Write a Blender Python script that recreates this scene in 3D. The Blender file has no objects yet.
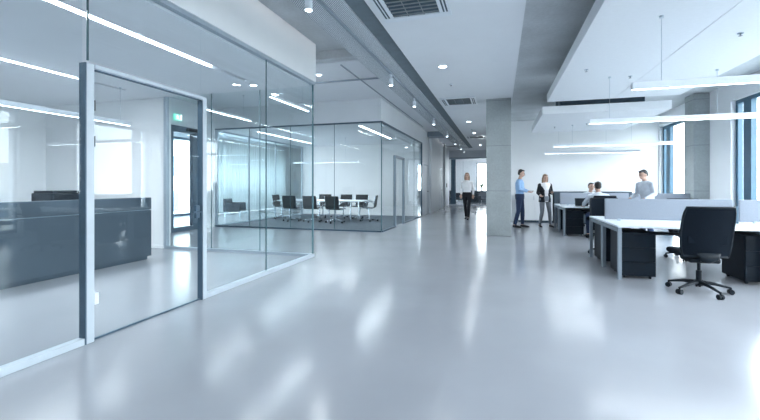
import bpy, bmesh, math, random
from math import pi, sin, cos, atan, radians as R
from mathutils import Vector as V, Matrix

S = bpy.context.scene
COL = S.collection
random.seed(4)

# ------------------------------------------------------------------ camera, world, exposure
cam = bpy.data.cameras.new('camera'); cob = bpy.data.objects.new('camera', cam); COL.objects.link(cob)
cam.sensor_width = 36.0; cam.lens = 400 / 760 * 36.0
cam.shift_y = 25 / 760 * -1
cam.clip_start = .05; cam.clip_end = 300
cob.location = (0, 0, 1.3)
cob.rotation_euler = (pi / 2, 0, atan(120 / 400))
S.camera = cob
S.view_settings.view_transform = 'Standard'; S.view_settings.look = 'None'
S.view_settings.gamma = 1; S.view_settings.use_curve_mapping = False
S.view_settings.exposure = 1.75
S.cycles.transparent_max_bounces = 24
S.cycles.max_bounces = 10
S.cycles.sample_clamp_indirect = 6

w = bpy.data.worlds.new('sky'); S.world = w; w.use_nodes = True
nt = w.node_tree; bg = nt.nodes['Background']
tc = nt.nodes.new('ShaderNodeTexCoord'); sp = nt.nodes.new('ShaderNodeSeparateXYZ')
rp = nt.nodes.new('ShaderNodeValToRGB')
rp.color_ramp.elements[0].position = .0; rp.color_ramp.elements[0].color = (1, .985, .985, 1)
rp.color_ramp.elements[1].position = .6; rp.color_ramp.elements[1].color = (.93, .95, 1, 1)
nt.links.new(tc.outputs['Generated'], sp.inputs[0]); nt.links.new(sp.outputs['Z'], rp.inputs[0])
nt.links.new(rp.outputs[0], bg.inputs['Color'])
bg.inputs['Strength'].default_value = 5.0

def area(name, loc, rot, sx, sy, power, color=(.80, .91, 1), portal=False):
    l = bpy.data.lights.new(name, 'AREA'); l.shape = 'RECTANGLE'; l.size = sx; l.size_y = sy
    l.energy = power; l.color = color
    o = bpy.data.objects.new(name, l); COL.objects.link(o); o.location = loc; o.rotation_euler = rot
    if portal: l.cycles.is_portal = True
    return o
WINDOWS_R = [(15.15, 13.1), (10.95, 8.3), (7.0, 4.3), (3.0, .3), (-1.0, -3.7)]
for y1, y0 in WINDOWS_R:
    area('daylight', (5.16, (y0 + y1) / 2, 1.65), (0, R(90), 0), 3.1, y1 - y0, 1, portal=True)
area('daylight', (-12.75, 15.5, 1.8), (0, R(-90), 0), 3.0, 10.6, 1, portal=True)

# ------------------------------------------------------------------ materials
def mat(name, col, rough=.5, metal=0., noise=.04, scale=8., spec=.5, bump=0., emit=None, estr=0., coat=0.):
    m = bpy.data.materials.new(name); m.use_nodes = True; t = m.node_tree; b = t.nodes['Principled BSDF']
    b.inputs['Roughness'].default_value = rough; b.inputs['Metallic'].default_value = metal
    b.inputs['Specular IOR Level'].default_value = spec
    if coat: b.inputs['Coat Weight'].default_value = coat; b.inputs['Coat Roughness'].default_value = .1
    tx = t.nodes.new('ShaderNodeTexCoord'); n = t.nodes.new('ShaderNodeTexNoise')
    n.inputs['Scale'].default_value = scale; n.inputs['Detail'].default_value = 4
    t.links.new(tx.outputs['Object'], n.inputs['Vector'])
    r = t.nodes.new('ShaderNodeValToRGB'); r.color_ramp.elements[0].position = .3; r.color_ramp.elements[1].position = .7
    r.color_ramp.elements[0].color = tuple(max(0, c * (1 - noise)) for c in col) + (1,)
    r.color_ramp.elements[1].color = tuple(min(1, c * (1 + noise)) for c in col) + (1,)
    t.links.new(n.outputs['Fac'], r.inputs[0]); t.links.new(r.outputs[0], b.inputs['Base Color'])
    if bump:
        bp = t.nodes.new('ShaderNodeBump'); bp.inputs['Strength'].default_value = bump; bp.inputs['Distance'].default_value = .01
        t.links.new(n.outputs['Fac'], bp.inputs['Height']); t.links.new(bp.outputs[0], b.inputs['Normal'])
    if emit:
        b.inputs['Emission Color'].default_value = tuple(emit) + (1,); b.inputs['Emission Strength'].default_value = estr
    m['ramp'] = 1
    return m

def glassmat(name, tint, boost=1.0, ior=1.45):
    m = bpy.data.materials.new(name); m.use_nodes = True; t = m.node_tree
    for n in list(t.nodes):
        if n.type == 'BSDF_PRINCIPLED': t.nodes.remove(n)
    out = [n for n in t.nodes if n.type == 'OUTPUT_MATERIAL'][0]
    a = t.nodes.new('ShaderNodeBsdfTransparent'); a.inputs[0].default_value = tint + (1,)
    g = t.nodes.new('ShaderNodeBsdfGlossy'); g.inputs['Roughness'].default_value = .0
    g.inputs[0].default_value = (.9, .97, 1, 1)
    f = t.nodes.new('ShaderNodeFresnel'); f.inputs['IOR'].default_value = ior
    ge = t.nodes.new('ShaderNodeNewGeometry'); io = t.nodes.new('ShaderNodeMapRange')
    io.inputs['To Min'].default_value = ior; io.inputs['To Max'].default_value = 1 / ior      # same reflection on both faces of the pane
    t.links.new(ge.outputs['Backfacing'], io.inputs[0]); t.links.new(io.outputs[0], f.inputs['IOR'])
    mu = t.nodes.new('ShaderNodeMath'); mu.operation = 'MULTIPLY'; mu.use_clamp = True; mu.inputs[1].default_value = boost
    mx = t.nodes.new('ShaderNodeMixShader')
    t.links.new(f.outputs[0], mu.inputs[0]); t.links.new(mu.outputs[0], mx.inputs[0])
    t.links.new(a.outputs[0], mx.inputs[1]); t.links.new(g.outputs[0], mx.inputs[2]); t.links.new(mx.outputs[0], out.inputs[0])
    return m

def emat(name, col, s):
    m = mat(name, (.8, .8, .8), emit=col, estr=s); return m

M = {}
M['wall'] = mat('white_paint', (.80, .82, .84), .6, noise=.015, scale=2)
M['wallcool'] = mat('cool_grey_paint', (.72, .76, .80), .6, noise=.015, scale=2)
M['ceil'] = mat('ceiling_paint', (.77, .80, .84), .7, noise=.012, scale=3)
M['panel'] = mat('acoustic_panel', (.72, .75, .79), .7, noise=.015, scale=20)
M['black'] = mat('black_plastic', (.006, .011, .017), .5, noise=.2, scale=30, spec=.2)
M['mesh'] = mat('black_mesh_fabric', (.006, .010, .016), .85, noise=.3, scale=200, spec=.08)
M['pedestal'] = mat('black_lacquer_steel', (.006, .012, .020), .4, noise=.15, scale=6, spec=.15)
M['leather'] = mat('dark_leather', (.012, .017, .022), .55, noise=.2, scale=30, bump=.2)
M['chrome'] = mat('polished_aluminium', (.62, .68, .74), .22, 1, noise=.03)
M['alu'] = mat('satin_aluminium', (.42, .49, .56), .4, .3, noise=.03)
M['dkframe'] = mat('dark_anodised_frame', (.07, .12, .17), .4, .3, noise=.08)
M['blueframe'] = mat('blue_grey_window_frame', (.03, .10, .16), .4, .0, noise=.08)
M['desk'] = mat('white_laminate', (.78, .84, .90), .3, noise=.01)
M['legs'] = mat('light_grey_powder_coat', (.24, .29, .34), .4, noise=.03)
M['rail'] = mat('pale_grey_rail', (.50, .57, .63), .4, noise=.03)
M['screen'] = mat('pale_grey_felt', (.24, .27, .32), .85, noise=.05, scale=60)
M['counter'] = mat('dark_slate_laminate', (.06, .085, .11), .5, noise=.06, scale=3, spec=.25)
M['counterlite'] = mat('slate_worktop', (.20, .27, .33), .35, noise=.04, scale=3)
M['carpet'] = mat('charcoal_carpet', (.12, .15, .18), .95, noise=.35, scale=220, bump=.6)
M['duct'] = mat('galvanised_duct', (.25, .30, .35), .45, .5, noise=.08)
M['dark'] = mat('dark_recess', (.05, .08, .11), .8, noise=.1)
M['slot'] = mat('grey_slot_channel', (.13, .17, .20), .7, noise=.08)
M['grille'] = mat('grille_grey', (.20, .23, .25), .5, noise=.1)
M['plastic'] = mat('white_plastic', (.75, .80, .86), .35, noise=.02)
M['lamp'] = emat('lamp_diffuser', (.82, .93, 1), 3.2)
M['lampb'] = emat('bright_lamp_diffuser', (.82, .93, 1), 5)
M['exit'] = emat('exit_green', (.05, .75, .5), .35)
M['exitw'] = emat('exit_white', (.8, 1, .95), .6)
M['skin'] = mat('skin', (.52, .33, .26), .5, noise=.06)
M['hairdark'] = mat('dark_hair', (.02, .018, .02), .5, noise=.4, scale=60)
M['hairblond'] = mat('light_brown_hair', (.25, .16, .10), .5, noise=.3, scale=60)
M['eye'] = mat('eye_dark', (.03, .03, .04), .2, noise=.02)
M['lip'] = mat('lips', (.40, .17, .15), .5, noise=.05)
M['shirtblue'] = mat('light_blue_shirt', (.28, .45, .70), .8, noise=.06, scale=20)
M['shirtwhite'] = mat('white_blouse', (.78, .78, .80), .8, noise=.04, scale=20)
M['shirtgrey'] = mat('pale_blue_shirt', (.60, .65, .72), .8, noise=.06, scale=20)
M['navy'] = mat('navy_trousers', (.012, .028, .075), .8, noise=.15, scale=20)
M['blackcloth'] = mat('black_cloth', (.010, .012, .018), .85, noise=.2, scale=20)
M['greycloth'] = mat('light_grey_trousers', (.24, .26, .30), .85, noise=.08, scale=20)
M['shoe'] = mat('black_shoe_leather', (.012, .012, .016), .3, noise=.1)
M['belt'] = M['shoe']
M['facade'] = mat('pale_facade', (.62, .60, .55), .8, noise=.05, scale=1)
M['facadewin'] = mat('facade_window_glass', (.10, .16, .22), .1, noise=.1, scale=1)
M['ground'] = mat('exterior_ground', (.35, .38, .38), .9, noise=.1, scale=.4)
M['leaf'] = mat('leaf_green', (.05, .10, .06), .6, noise=.4, scale=9)
M['sofa'] = mat('dark_upholstery', (.05, .065, .085), .8, noise=.1, scale=20)
M['glass'] = glassmat('partition_glass', (.955, .975, .98), .52)
M['glasst'] = glassmat('teal_partition_glass', (.962, .98, .982), .65)
M['wglass'] = glassmat('window_glass', (.93, .98, 1.0), 1.0)
M['edge'] = mat('glass_edge', (.10, .19, .22), .2, noise=.05)

# floor : polished resin with soft mottling
m = mat('polished_resin_floor', (.395, .41, .445), .14, noise=.05, scale=.9, spec=.6); M['floor'] = m
t = m.node_tree; n2 = t.nodes.new('ShaderNodeTexNoise'); n2.inputs['Scale'].default_value = .6; n2.inputs['Detail'].default_value = 3
mr = t.nodes.new('ShaderNodeMapRange'); mr.inputs['To Min'].default_value = .15; mr.inputs['To Max'].default_value = .20
t.links.new(n2.outputs['Fac'], mr.inputs[0]); t.links.new(mr.outputs[0], t.nodes['Principled BSDF'].inputs['Roughness'])

# concrete with board seams and pin holes
def concrete(name, col, seam=1.15):
    m = mat(name, col, .75, noise=.10, scale=1.7, bump=.08); t = m.node_tree
    b = t.nodes['Principled BSDF']; ramp = [n for n in t.nodes if n.type == 'VALTORGB'][0]
    fine = t.nodes.new('ShaderNodeTexNoise'); fine.inputs['Scale'].default_value = 22; fine.inputs['Detail'].default_value = 6
    tx = [n for n in t.nodes if n.type == 'TEX_COORD'][0]
    t.links.new(tx.outputs['Object'], fine.inputs['Vector'])
    mx = t.nodes.new('ShaderNodeMix'); mx.data_type = 'RGBA'; mx.blend_type = 'MULTIPLY'; mx.inputs[0].default_value = .25
    t.links.new(ramp.outputs[0], mx.inputs[6]); t.links.new(fine.outputs['Fac'], mx.inputs[7])
    s = t.nodes.new('ShaderNodeSeparateXYZ'); t.links.new(tx.outputs['Object'], s.inputs[0])
    mo = t.nodes.new('ShaderNodeMath'); mo.operation = 'PINGPONG'; mo.inputs[1].default_value = seam / 2
    t.links.new(s.outputs['Z'], mo.inputs[0])
    lt = t.nodes.new('ShaderNodeMath'); lt.operation = 'LESS_THAN'; lt.inputs[1].default_value = .006
    t.links.new(mo.outputs[0], lt.inputs[0])
    m2 = t.nodes.new('ShaderNodeMix'); m2.data_type = 'RGBA'; m2.inputs[7].default_value = tuple(c * .55 for c in col) + (1,)
    t.links.new(lt.outputs[0], m2.inputs[0]); t.links.new(mx.outputs[2], m2.inputs[6]); t.links.new(m2.outputs[2], b.inputs['Base Color'])
    return m
M['concrete'] = concrete('column_concrete', (.40, .44, .45))
M['ceilconc'] = concrete('ceiling_concrete', (.60, .64, .67), 50)

# perforated metal : grid of dark holes
def perforated():
    m = mat('perforated_metal', (.72, .76, .80), .5, 0., noise=.02); t = m.node_tree; b = t.nodes['Principled BSDF']
    tx = [n for n in t.nodes if n.type == 'TEX_COORD'][0]; s = t.nodes.new('ShaderNodeSeparateXYZ'); t.links.new(tx.outputs['Object'], s.inputs[0])
    def mth(op, a, v=None):
        q = t.nodes.new('ShaderNodeMath'); q.operation = op; t.links.new(a, q.inputs[0])
        if v is not None:
            if isinstance(v, (int, float)): q.inputs[1].default_value = v
            else: t.links.new(v, q.inputs[1])
        return q.outputs[0]
    u = mth('PINGPONG', mth('ADD', s.outputs['X'], s.outputs['Y']), .034)
    v = mth('PINGPONG', mth('SUBTRACT', s.outputs['X'], s.outputs['Y']), .034)
    d = mth('MULTIPLY', mth('SUBTRACT', u, .017), 1); d2 = mth('SUBTRACT', v, .017)
    rr = mth('ADD', mth('MULTIPLY', d, d), mth('MULTIPLY', d2, d2)); h = mth('LESS_THAN', rr, .0125 ** 2)
    ramp = [n for n in t.nodes if n.type == 'VALTORGB'][0]
    mx = t.nodes.new('ShaderNodeMix'); mx.data_type = 'RGBA'; mx.inputs[7].default_value = (.10, .14, .18, 1)
    t.links.new(h, mx.inputs[0]); t.links.new(ramp.outputs[0], mx.inputs[6]); t.links.new(mx.outputs[2], b.inputs['Base Color'])
    return m
M['perf'] = perforated()

# curtain : translucent folds
m = bpy.data.materials.new('sheer_curtain'); m.use_nodes = True; t = m.node_tree; b = t.nodes['Principled BSDF']
out = [n for n in t.nodes if n.type == 'OUTPUT_MATERIAL'][0]
tl = t.nodes.new('ShaderNodeBsdfTranslucent'); tl.inputs[0].default_value = (.66, .70, .71, 1)
df = t.nodes.new('ShaderNodeBsdfDiffuse'); df.inputs[0].default_value = (.8, .88, .93, 1)
mx = t.nodes.new('ShaderNodeMixShader'); mx.inputs[0].default_value = .4
t.links.new(tl.outputs[0], mx.inputs[1]); t.links.new(df.outputs[0], mx.inputs[2]); t.links.new(mx.outputs[0], out.inputs[0])
M['curtain'] = m

# ------------------------------------------------------------------ builders
class MB:
    def __init__(s): s.b = bmesh.new()
    def box(s, x0, x1, y0, y1, z0, z1):
        x0, x1 = min(x0, x1), max(x0, x1); y0, y1 = min(y0, y1), max(y0, y1); z0, z1 = min(z0, z1), max(z0, z1)
        v = [s.b.verts.new((x, y, z)) for z in (z0, z1) for x, y in ((x0, y0), (x1, y0), (x1, y1), (x0, y1))]
        for f in ((3, 2, 1, 0), (4, 5, 6, 7), (0, 1, 5, 4), (1, 2, 6, 5), (2, 3, 7, 6), (3, 0, 4, 7)):
            s.b.faces.new([v[i] for i in f])
        return s
    def tube(s, pts, rad, n=12, caps=True, flat=None):
        pts = [V(p) for p in pts]
        if not hasattr(rad, '__len__'): rad = [rad] * len(pts)
        rings = []; up = None
        for i, p in enumerate(pts):
            if i == 0: d = pts[1] - p
            elif i == len(pts) - 1: d = p - pts[i - 1]
            else: d = (pts[i + 1] - p).normalized() + (p - pts[i - 1]).normalized()
            d.normalize()
            if up is None: up = V((0, 0, 1)) if abs(d.z) < .9 else V((0, 1, 0))
            if flat is not None: up = V(flat)
            a = d.cross(up)
            if a.length < 1e-4: a = d.cross(V((1, 0, 0)))
            a.normalize(); c = a.cross(d).normalized()
            if flat is None: up = c
            r = rad[i]; ra, rc = (r if hasattr(r, '__len__') else (r, r))
            rings.append([s.b.verts.new(p + a * (cos(2 * pi * k / n) * ra) + c * (sin(2 * pi * k / n) * rc)) for k in range(n)])
        for q in range(len(rings) - 1):
            for k in range(n):
                s.b.faces.new((rings[q][k], rings[q][(k + 1) % n], rings[q + 1][(k + 1) % n], rings[q + 1][k]))
        if caps:
            s.b.faces.new(rings[0][::-1]); s.b.faces.new(rings[-1])
        return s
    def rings(s, secs, n=24):       # secs: (cx, cy, z, rx, ry)
        rs = [[s.b.verts.new((cx + cos(2 * pi * k / n) * rx, cy + sin(2 * pi * k / n) * ry, z)) for k in range(n)] for cx, cy, z, rx, ry in secs]
        for q in range(len(rs) - 1):
            for k in range(n): s.b.faces.new((rs[q][k], rs[q][(k + 1) % n], rs[q + 1][(k + 1) % n], rs[q + 1][k]))
        s.b.faces.new(rs[0][::-1]); s.b.faces.new(rs[-1]); return s
    def ball(s, c, r, sub=2, rot=None):
        r = r if hasattr(r, '__len__') else (r, r, r)
        mtx = Matrix.Translation(V(c)) @ (rot.to_4x4() if rot else Matrix()) @ Matrix.Diagonal((r[0], r[1], r[2], 1))
        bmesh.ops.create_icosphere(s.b, subdivisions=sub, radius=1, matrix=mtx); return s
    def prism(s, poly, axis, a0, a1):   # poly in the two other axes (in xyz order)
        def mk(p, a):
            c = list(p); c.insert('xyz'.index(axis), a); return s.b.verts.new(c)
        A = [mk(p, a0) for p in poly]; Bv = [mk(p, a1) for p in poly]; n = len(poly)
        s.b.faces.new(A); s.b.faces.new(Bv[::-1])
        for i in range(n): s.b.faces.new((A[i], A[(i + 1) % n], Bv[(i + 1) % n], Bv[i]))
        return s
    def build(s, name, m, parent=None, smooth=False, bevel=0., seg=2, label=None, sub=0):
        bmesh.ops.recalc_face_normals(s.b, faces=s.b.faces)
        me = bpy.data.meshes.new(name); s.b.to_mesh(me); s.b.free(); me.materials.append(m)
        if smooth:
            for p in me.polygons: p.use_smooth = True
        o = bpy.data.objects.new(name, me); COL.objects.link(o)
        if parent is not None: o.parent = parent
        if bevel:
            md = o.modifiers.new('bevel', 'BEVEL'); md.width = bevel; md.segments = seg; md.limit_method = 'ANGLE'; md.angle_limit = R(40)
        if sub:
            md = o.modifiers.new('subd', 'SUBSURF'); md.levels = sub; md.render_levels = sub
        if label: o['label'] = label
        return o

def tag(o, label, cat, group=None):
    o['label'] = label; o['category'] = cat
    if group: o['group'] = group
    return o
def thing(name, label, cat, loc=(0, 0, 0), rz=0., group=None):
    o = bpy.data.objects.new(name, None); COL.objects.link(o); o.location = loc; o.rotation_euler = (0, 0, rz)
    return tag(o, label, cat, group)
def struct(o): o['kind'] = 'structure'; return o
def sroot(name, loc=(0, 0, 0), rz=0.):
    o = bpy.data.objects.new(name, None); COL.objects.link(o); o.location = loc; o.rotation_euler = (0, 0, rz); return struct(o)
def dup(o, parent=None, loc=None, rz=None, label=None, group=None):
    c = o.copy(); COL.objects.link(c); c.parent = parent
    if loc is not None: c.location = loc
    if rz is not None: c.rotation_euler = (0, 0, rz)
    if label: c['label'] = label
    if group: c['group'] = group
    for k in [k for k in bpy.data.objects if k.parent == o]: dup(k, c)
    return c

GX = -3.26        # glass front of the near room
MX = -3.12        # side glass of the meeting room
EX = -8.55        # far-left glazing line

# ------------------------------------------------------------------ room shell
struct(MB().box(-13.4, 5.6, -4.6, 33, -.3, 0).build('floor', M['floor']))
struct(MB().box(-13.4, 5.6, -4.6, 33, 4.05, 4.3).build('ceiling', M['ceilconc']))               # slab over everything
struct(MB().box(-1.55, .3, -4.4, 26, 3.5, 3.6).build('ceiling', M['ceil']))                     # corridor plasterboard
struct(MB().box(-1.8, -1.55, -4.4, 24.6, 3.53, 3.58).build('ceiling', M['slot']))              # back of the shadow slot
struct(MB().box(-3.12, -1.55, 24.6, 26, 3.5, 3.6).build('ceiling', M['ceil']))
struct(MB().box(.3, 4.98, -4.4, 15.2, 3.6, 3.75).build('ceiling', M['ceilconc']))
struct(MB().box(-9, -2.4, -4.4, 7.2, 3.86, 4.0).build('ceiling', M['ceilconc']))              # raised bay
struct(MB().box(-13, -2.4, 7.2, 25.9, 3.68, 3.9).build('ceiling', M['ceil']))
# right wall with windows (pieces) at X=5
wr = MB(); ys = [(-4.6, -3.7), (-1.0, .3), (3.0, 4.3), (7.0, 8.3), (10.95, 13.1), (15.15, 15.4)]
for a, b_ in ys: wr.box(5.0, 5.4, a, b_, 0, 3.75)
for y1, y0 in WINDOWS_R: wr.box(5.0, 5.4, y0, y1, 3.2, 3.75); wr.box(5.0, 5.4, y0, y1, 0, .1)
struct(wr.build('wall_right', M['wall']))
struct(MB().box(.3, 5.0, 15.2, 15.4, 0, 3.75).build('wall_back', M['wall']))
struct(MB().box(-13.2, 5.4, -4.8, -4.6, 0, 4.1).build('wall_front', M['wall']))
struct(MB().box(.28, .5, 15.4, 26.2, 0, 3.7).build('wall_corridor_right', M['wall']))
# corridor left wall with piers
wl = MB().box(-3.4, -3.14, 17.5, 26, 0, 3.68); wl.box(-3.14, -3.02, 18.3, 20.7, 0, 3.68)
wl.box(-3.14, -3.05, 23.3, 23.8, 0, 3.68)
struct(wl.build('wall_corridor_left', M['wallcool']))
we = MB(); we.box(-3.4, .5, 26, 26.25, 3.05, 3.7); we.box(-3.4, -3.25, 26, 26.25, 0, 3.05); we.box(-.3, .5, 26, 26.25, 0, 3.05)
struct(we.build('wall_corridor_end', M['wallcool']))
of = MB(); of.box(-3.25, -3.17, 25.94, 26.3, 0, 3.05); of.box(-.38, -.3, 25.94, 26.3, 0, 3.05); of.box(-3.25, -.3, 25.94, 26.3, 2.97, 3.05); of.box(-3.17, -.38, 25.98, 26.2, 0, .03)
struct(of.build('trim_2', M['duct'], bevel=.004))
# concrete ceiling beam over the column line is the ceiling edge; column
cc = MB().box(-.34, .27, 10.6, 11.2, 0, 3.5).build('concrete_column', M['concrete'], bevel=.012)
struct(cc); cc.name = 'wall_column'
cc = MB().box(4.66, 5.0, 11.88, 12.4, 0, 3.6).build('wall_column', M['concrete'], bevel=.012); struct(cc)

# near room shell
struct(MB().box(-10, -6.6, 6.6, 6.75, 0, 3.15).build('wall_room_back', M['wall']))
struct(MB().box(-10.15, -10, -4.6, 6.75, 0, 3.15).build('wall_room_left', M['wall']))
# ceiling of near room with two recessed light slots (X -4.2 and -6.8)
cr = MB()
def slotted(mb, x0, x1, y0, y1, z0, z1, slots):
    xs = x0
    for sx, sa, sb in slots:
        mb.box(xs, sx - .05, y0, y1, z0, z1)
        mb.box(sx - .05, sx + .05, y0, sa, z0, z1); mb.box(sx - .05, sx + .05, sb, y1, z0, z1)
        mb.box(sx - .05, sx + .05, sa, sb, z0 + .07, z1)
        xs = sx + .05
    mb.box(xs, x1, y0, y1, z0, z1)
slotted(cr, -10, GX - .06, -4.4, 6.6, 3.1, 3.24, [(-6.82, 1.0, 5.9), (-4.2, 1.0, 6.0)])
struct(cr.build('ceiling', M['ceil']))
# bulkheads above glass
bk = MB(); bk.box(GX - .06, GX + .05, -4.4, 6.64, 3.17, 3.86); bk.box(-8.6, GX - .06, 6.54, 6.64, 3.17, 3.86)
struct(bk.build('wall_bulkhead_near', M['wall'], bevel=.004))
tr = MB(); tr.box(GX - .035, GX + .035, -4.4, 6.64, 3.12, 3.17); tr.box(-6.6, GX, 6.58, 6.64, 3.12, 3.17)
struct(tr.build('trim_3', M['alu']))
bk = MB(); bk.box(MX - .1, MX, 10.5, 17.5, 3.06, 3.68); bk.box(-9, MX - .1, 10.5, 10.62, 3.06, 3.68)
bk.box(MX - .1, MX, 16.45, 17.5, 0, 3.06)
struct(bk.build('wall_bulkhead_meeting', M['wallcool'], bevel=.004))
struct(MB().box(EX, MX - .1, 16.3, 16.45, 0, 3.06).build('wall_meeting_back', M['wall']))
cr = MB(); slotted(cr, EX, MX - .1, 10.62, 16.3, 3.02, 3.15, [(-7.5, 11.2, 15.0), (-3.9, 10.95, 14.4)])
struct(cr.build('ceiling', M['ceil']))
# lounge on the far left
lw = MB(); lw.box(-13.2, -12.7, -4.6, 10, 0, 3.7); lw.box(-13.2, -12.7, 21, 25.9, 0, 3.7); lw.box(-13.2, -12.7, 10, 21, 3.3, 3.7)
struct(lw.build('wall_lounge_left', M['wall']))
struct(MB().box(-13, -3.4, 25.9, 26.1, 0, 3.7).build('wall_lounge_end', M['wall']))
struct(MB().box(-8.7, -8.55, 16.5, 25.9, 0, 3.68).build('wall_lounge_right', M['wall']))
struct(MB().box(-12.7, -10.08, 6.2, 6.35, 0, 3.7).build('wall_lounge_near', M['wall']))
area('far_room_window_daylight', (-.78, 31.75, 1.6), (R(-90), 0, 0), 1.9, 2.7, 1, portal=True)
# far room past the corridor
fr = MB(); fr.box(-8, -7.8, 26.1, 32, 0, 3.7); fr.box(2.8, 3, 26.1, 32, 0, 3.7)
fr.box(-8, -1.75, 31.8, 32, 0, 3.7); fr.box(.2, 3, 31.8, 32, 0, 3.7); fr.box(-1.75, .2, 31.8, 32, 3.0, 3.7); fr.box(-1.75, .2, 31.8, 32, 0, .15)
struct(fr.build('wall_far_room', M['wallcool']))
struct(MB().box(-8, 3, 26.1, 32, 3.5, 3.7).build('ceiling', M['ceil']))

# baseboards
struct(MB().box(.5, 4.98, 15.17, 15.2, 0, .06).build('baseboard_back', M['alu']))
struct(MB().box(-10, -6.6, 6.57, 6.6, 0, .06).build('baseboard_room', M['wall']))

# beams / ducts under the raised ceiling
tag(MB().box(-3.1, -2.42, 17.7, 18.3, 3.45, 3.68).build('ceiling_beam', M['duct'], bevel=.006), 'dark grey duct box above the corridor wall past the meeting room', 'duct')
tag(MB().box(-8, -2.42, 7.0, 7.2, 3.70, 3.86).build('ceiling_beam', M['ceilconc'], bevel=.006), 'shadowed concrete ceiling beam between the two glazed rooms', 'beam')

# ------------------------------------------------------------------ windows (right)
for i, (y1, y0) in enumerate(WINDOWS_R):
    r = sroot('window_%d' % (i + 1), (5.13, (y0 + y1) / 2, 0)); h = (y1 - y0) / 2
    f = MB(); f.box(-.04, .06, -h, h, 3.12, 3.2); f.box(-.04, .06, -h, h, .1, .18)
    jw = .09 if i < 2 else .04; f.box(-.04, .06, h - jw, h, .18, 3.12); f.box(-.04, .06, -h, -h + jw, .18, 3.12)
    f.build('window_frame', M['blueframe'], r, bevel=.005)
    s = MB(); s.box(-.06, .05, h - .62, h - (.34 if i < 2 else .55), .18, 3.12)
    s.build('mullion', M['blueframe'], r, bevel=.005)
    s = MB(); s.box(-.05, .05, -h + .09, -h + (.45 if i == 0 else .18), .18, 3.12); s.build('mullion', M['blueframe'], r, bevel=.005)
    MB().box(.048, .056, -h + .05, h - .05, .15, 3.15).build('pane', M['wglass'], r)
# lounge window
r = sroot('window_6', (-12.85, 15.5, 0)); f = MB()
f.box(-.05, .05, -5.5, 5.5, 0, .1); f.box(-.05, .05, -5.5, 5.5, 3.2, 3.3)
for k in range(8): y = -5.5 + k * 11 / 7; f.box(-.05, .05, max(-5.5, y - .04), min(5.5, y + .04), .1, 3.2)
f.build('window_frame', M['dkframe'], r); MB().box(-.005, .005, -5.5, 5.5, .1, 3.2).build('pane', M['wglass'], r)
r = sroot('window_7', (-.78, 31.9, 0)); f = MB()
f.box(-.97, .98, -.05, .05, .15, .23); f.box(-.97, .98, -.05, .05, 2.92, 3.0)
for x in (-.97, -.1, .9): f.box(x, x + .08, -.05, .05, .23, 2.92)
f.box(-.9, .9, -.04, .04, 2.2, 2.27)
f.build('window_frame', M['dkframe'], r); MB().box(-.93, .93, -.005, .005, .2, 2.92).build('pane', M['wglass'], r)

# ------------------------------------------------------------------ glass partitions
def run(root, axis, a, b, joints, z0, z1, t=.006, m='glass', gap=.006):
    """panes of one straight run in root space; axis 'y' or 'x'"""
    js = [a] + joints + [b]
    for p, q in zip(js[:-1], js[1:]):
        mb = MB()
        if axis == 'y': mb.box(-t, t, p + gap, q - gap, z0, z1)
        else: mb.box(p + gap, q - gap, -t, t, z0, z1)
        mb.build('pane', M[m], root)
    for j in joints:
        mb = MB()
        if axis == 'y': mb.box(-t, t, j - gap, j + gap, z0, z1)
        else: mb.box(j - gap, j + gap, -t, t, z0, z1)
        mb.build('joint', M['edge'], root)

g = thing('glass_partition', 'long frameless glass wall with white floor rail along the corridor', 'glass wall', (GX, 2, 0))
run(g, 'y', -6.3, .425, [-5.0, -3.7, -2.4, -1.1], .05, 3.12)
run(g, 'y', 1.77, 4.6, [3.1], .05, 3.12)
mb = MB().box(-.006, .006, .46, 1.77, 2.33, 3.12); mb.build('pane', M['glass'], g)
mb = MB().box(-.006, .006, .462, .474, 2.33, 3.12); mb.build('joint', M['edge'], g)
mb = MB(); mb.box(-.035, .035, -6.3, .42, 0, .055); mb.build('floor_rail', M['rail'], g, bevel=.004)
mb = MB(); mb.box(-.035, .035, 1.83, 4.63, 0, .055); mb.build('floor_rail', M['rail'], g, bevel=.004)
mb = MB(); mb.box(-.012, .012, 4.6, 4.625, .055, 3.12); mb.build('corner_joint', M['edge'], g)
# door in it : frame, two posts, glass leaf
d = sroot('door_1', (GX, 2.47, 0))
fr = MB(); fr.box(-.036, .036, -.035, .03, 0, 2.30); fr.box(-.036, .036, 1.30, 1.36, 0, 2.30); fr.box(-.045, .045, .03, 1.30, 2.265, 2.30)
fr.build('door_frame', M['rail'], d, bevel=.004)
lf = MB().box(-.006, .006, .045, 1.29, .015, 2.255).build('leaf', M['glass'], d)
MB().box(-.009, .009, .045, 1.29, .005, .018).build('bottom_seal', M['dkframe'], lf)
sg = MB(); sg.box(-.035, .034, -.046, -.036, 0, 2.30); sg.box(-.03, .03, 1.285, 1.30, 0, 2.255); sg.box(-.012, .012, .033, .045, .015, 2.255); sg.box(-.012, .012, .03, 1.3, 2.255, 2.265); sg.build('door_seal_and_post_shade', M['dkframe'], d)  # first strip is painted shade on the post's near side; the rest are seals
for z in (1.92, 1.62):
    MB().box(.0, .016, .03, .055, z, z + .09).build('hinge', M['black'], lf, bevel=.003)
hd = MB(); hd.tube([(.0, 1.24, 1.0), (.055, 1.24, 1.0)], .011); hd.tube([(.055, 1.25, 1.0), (.055, 1.12, 1.0)], .010); hd.box(-.014, .014, 1.215, 1.275, .93, 1.07)
hd.build('door_handle', M['dkframe'], lf, bevel=.002)
tag(MB().box(GX - .03, GX + .03, 2.505, 2.545, .30, .40).build('door_stop_box', M['plastic'], bevel=.006), 'small white plastic box low on the glass door beside its post', 'switch box')

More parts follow.
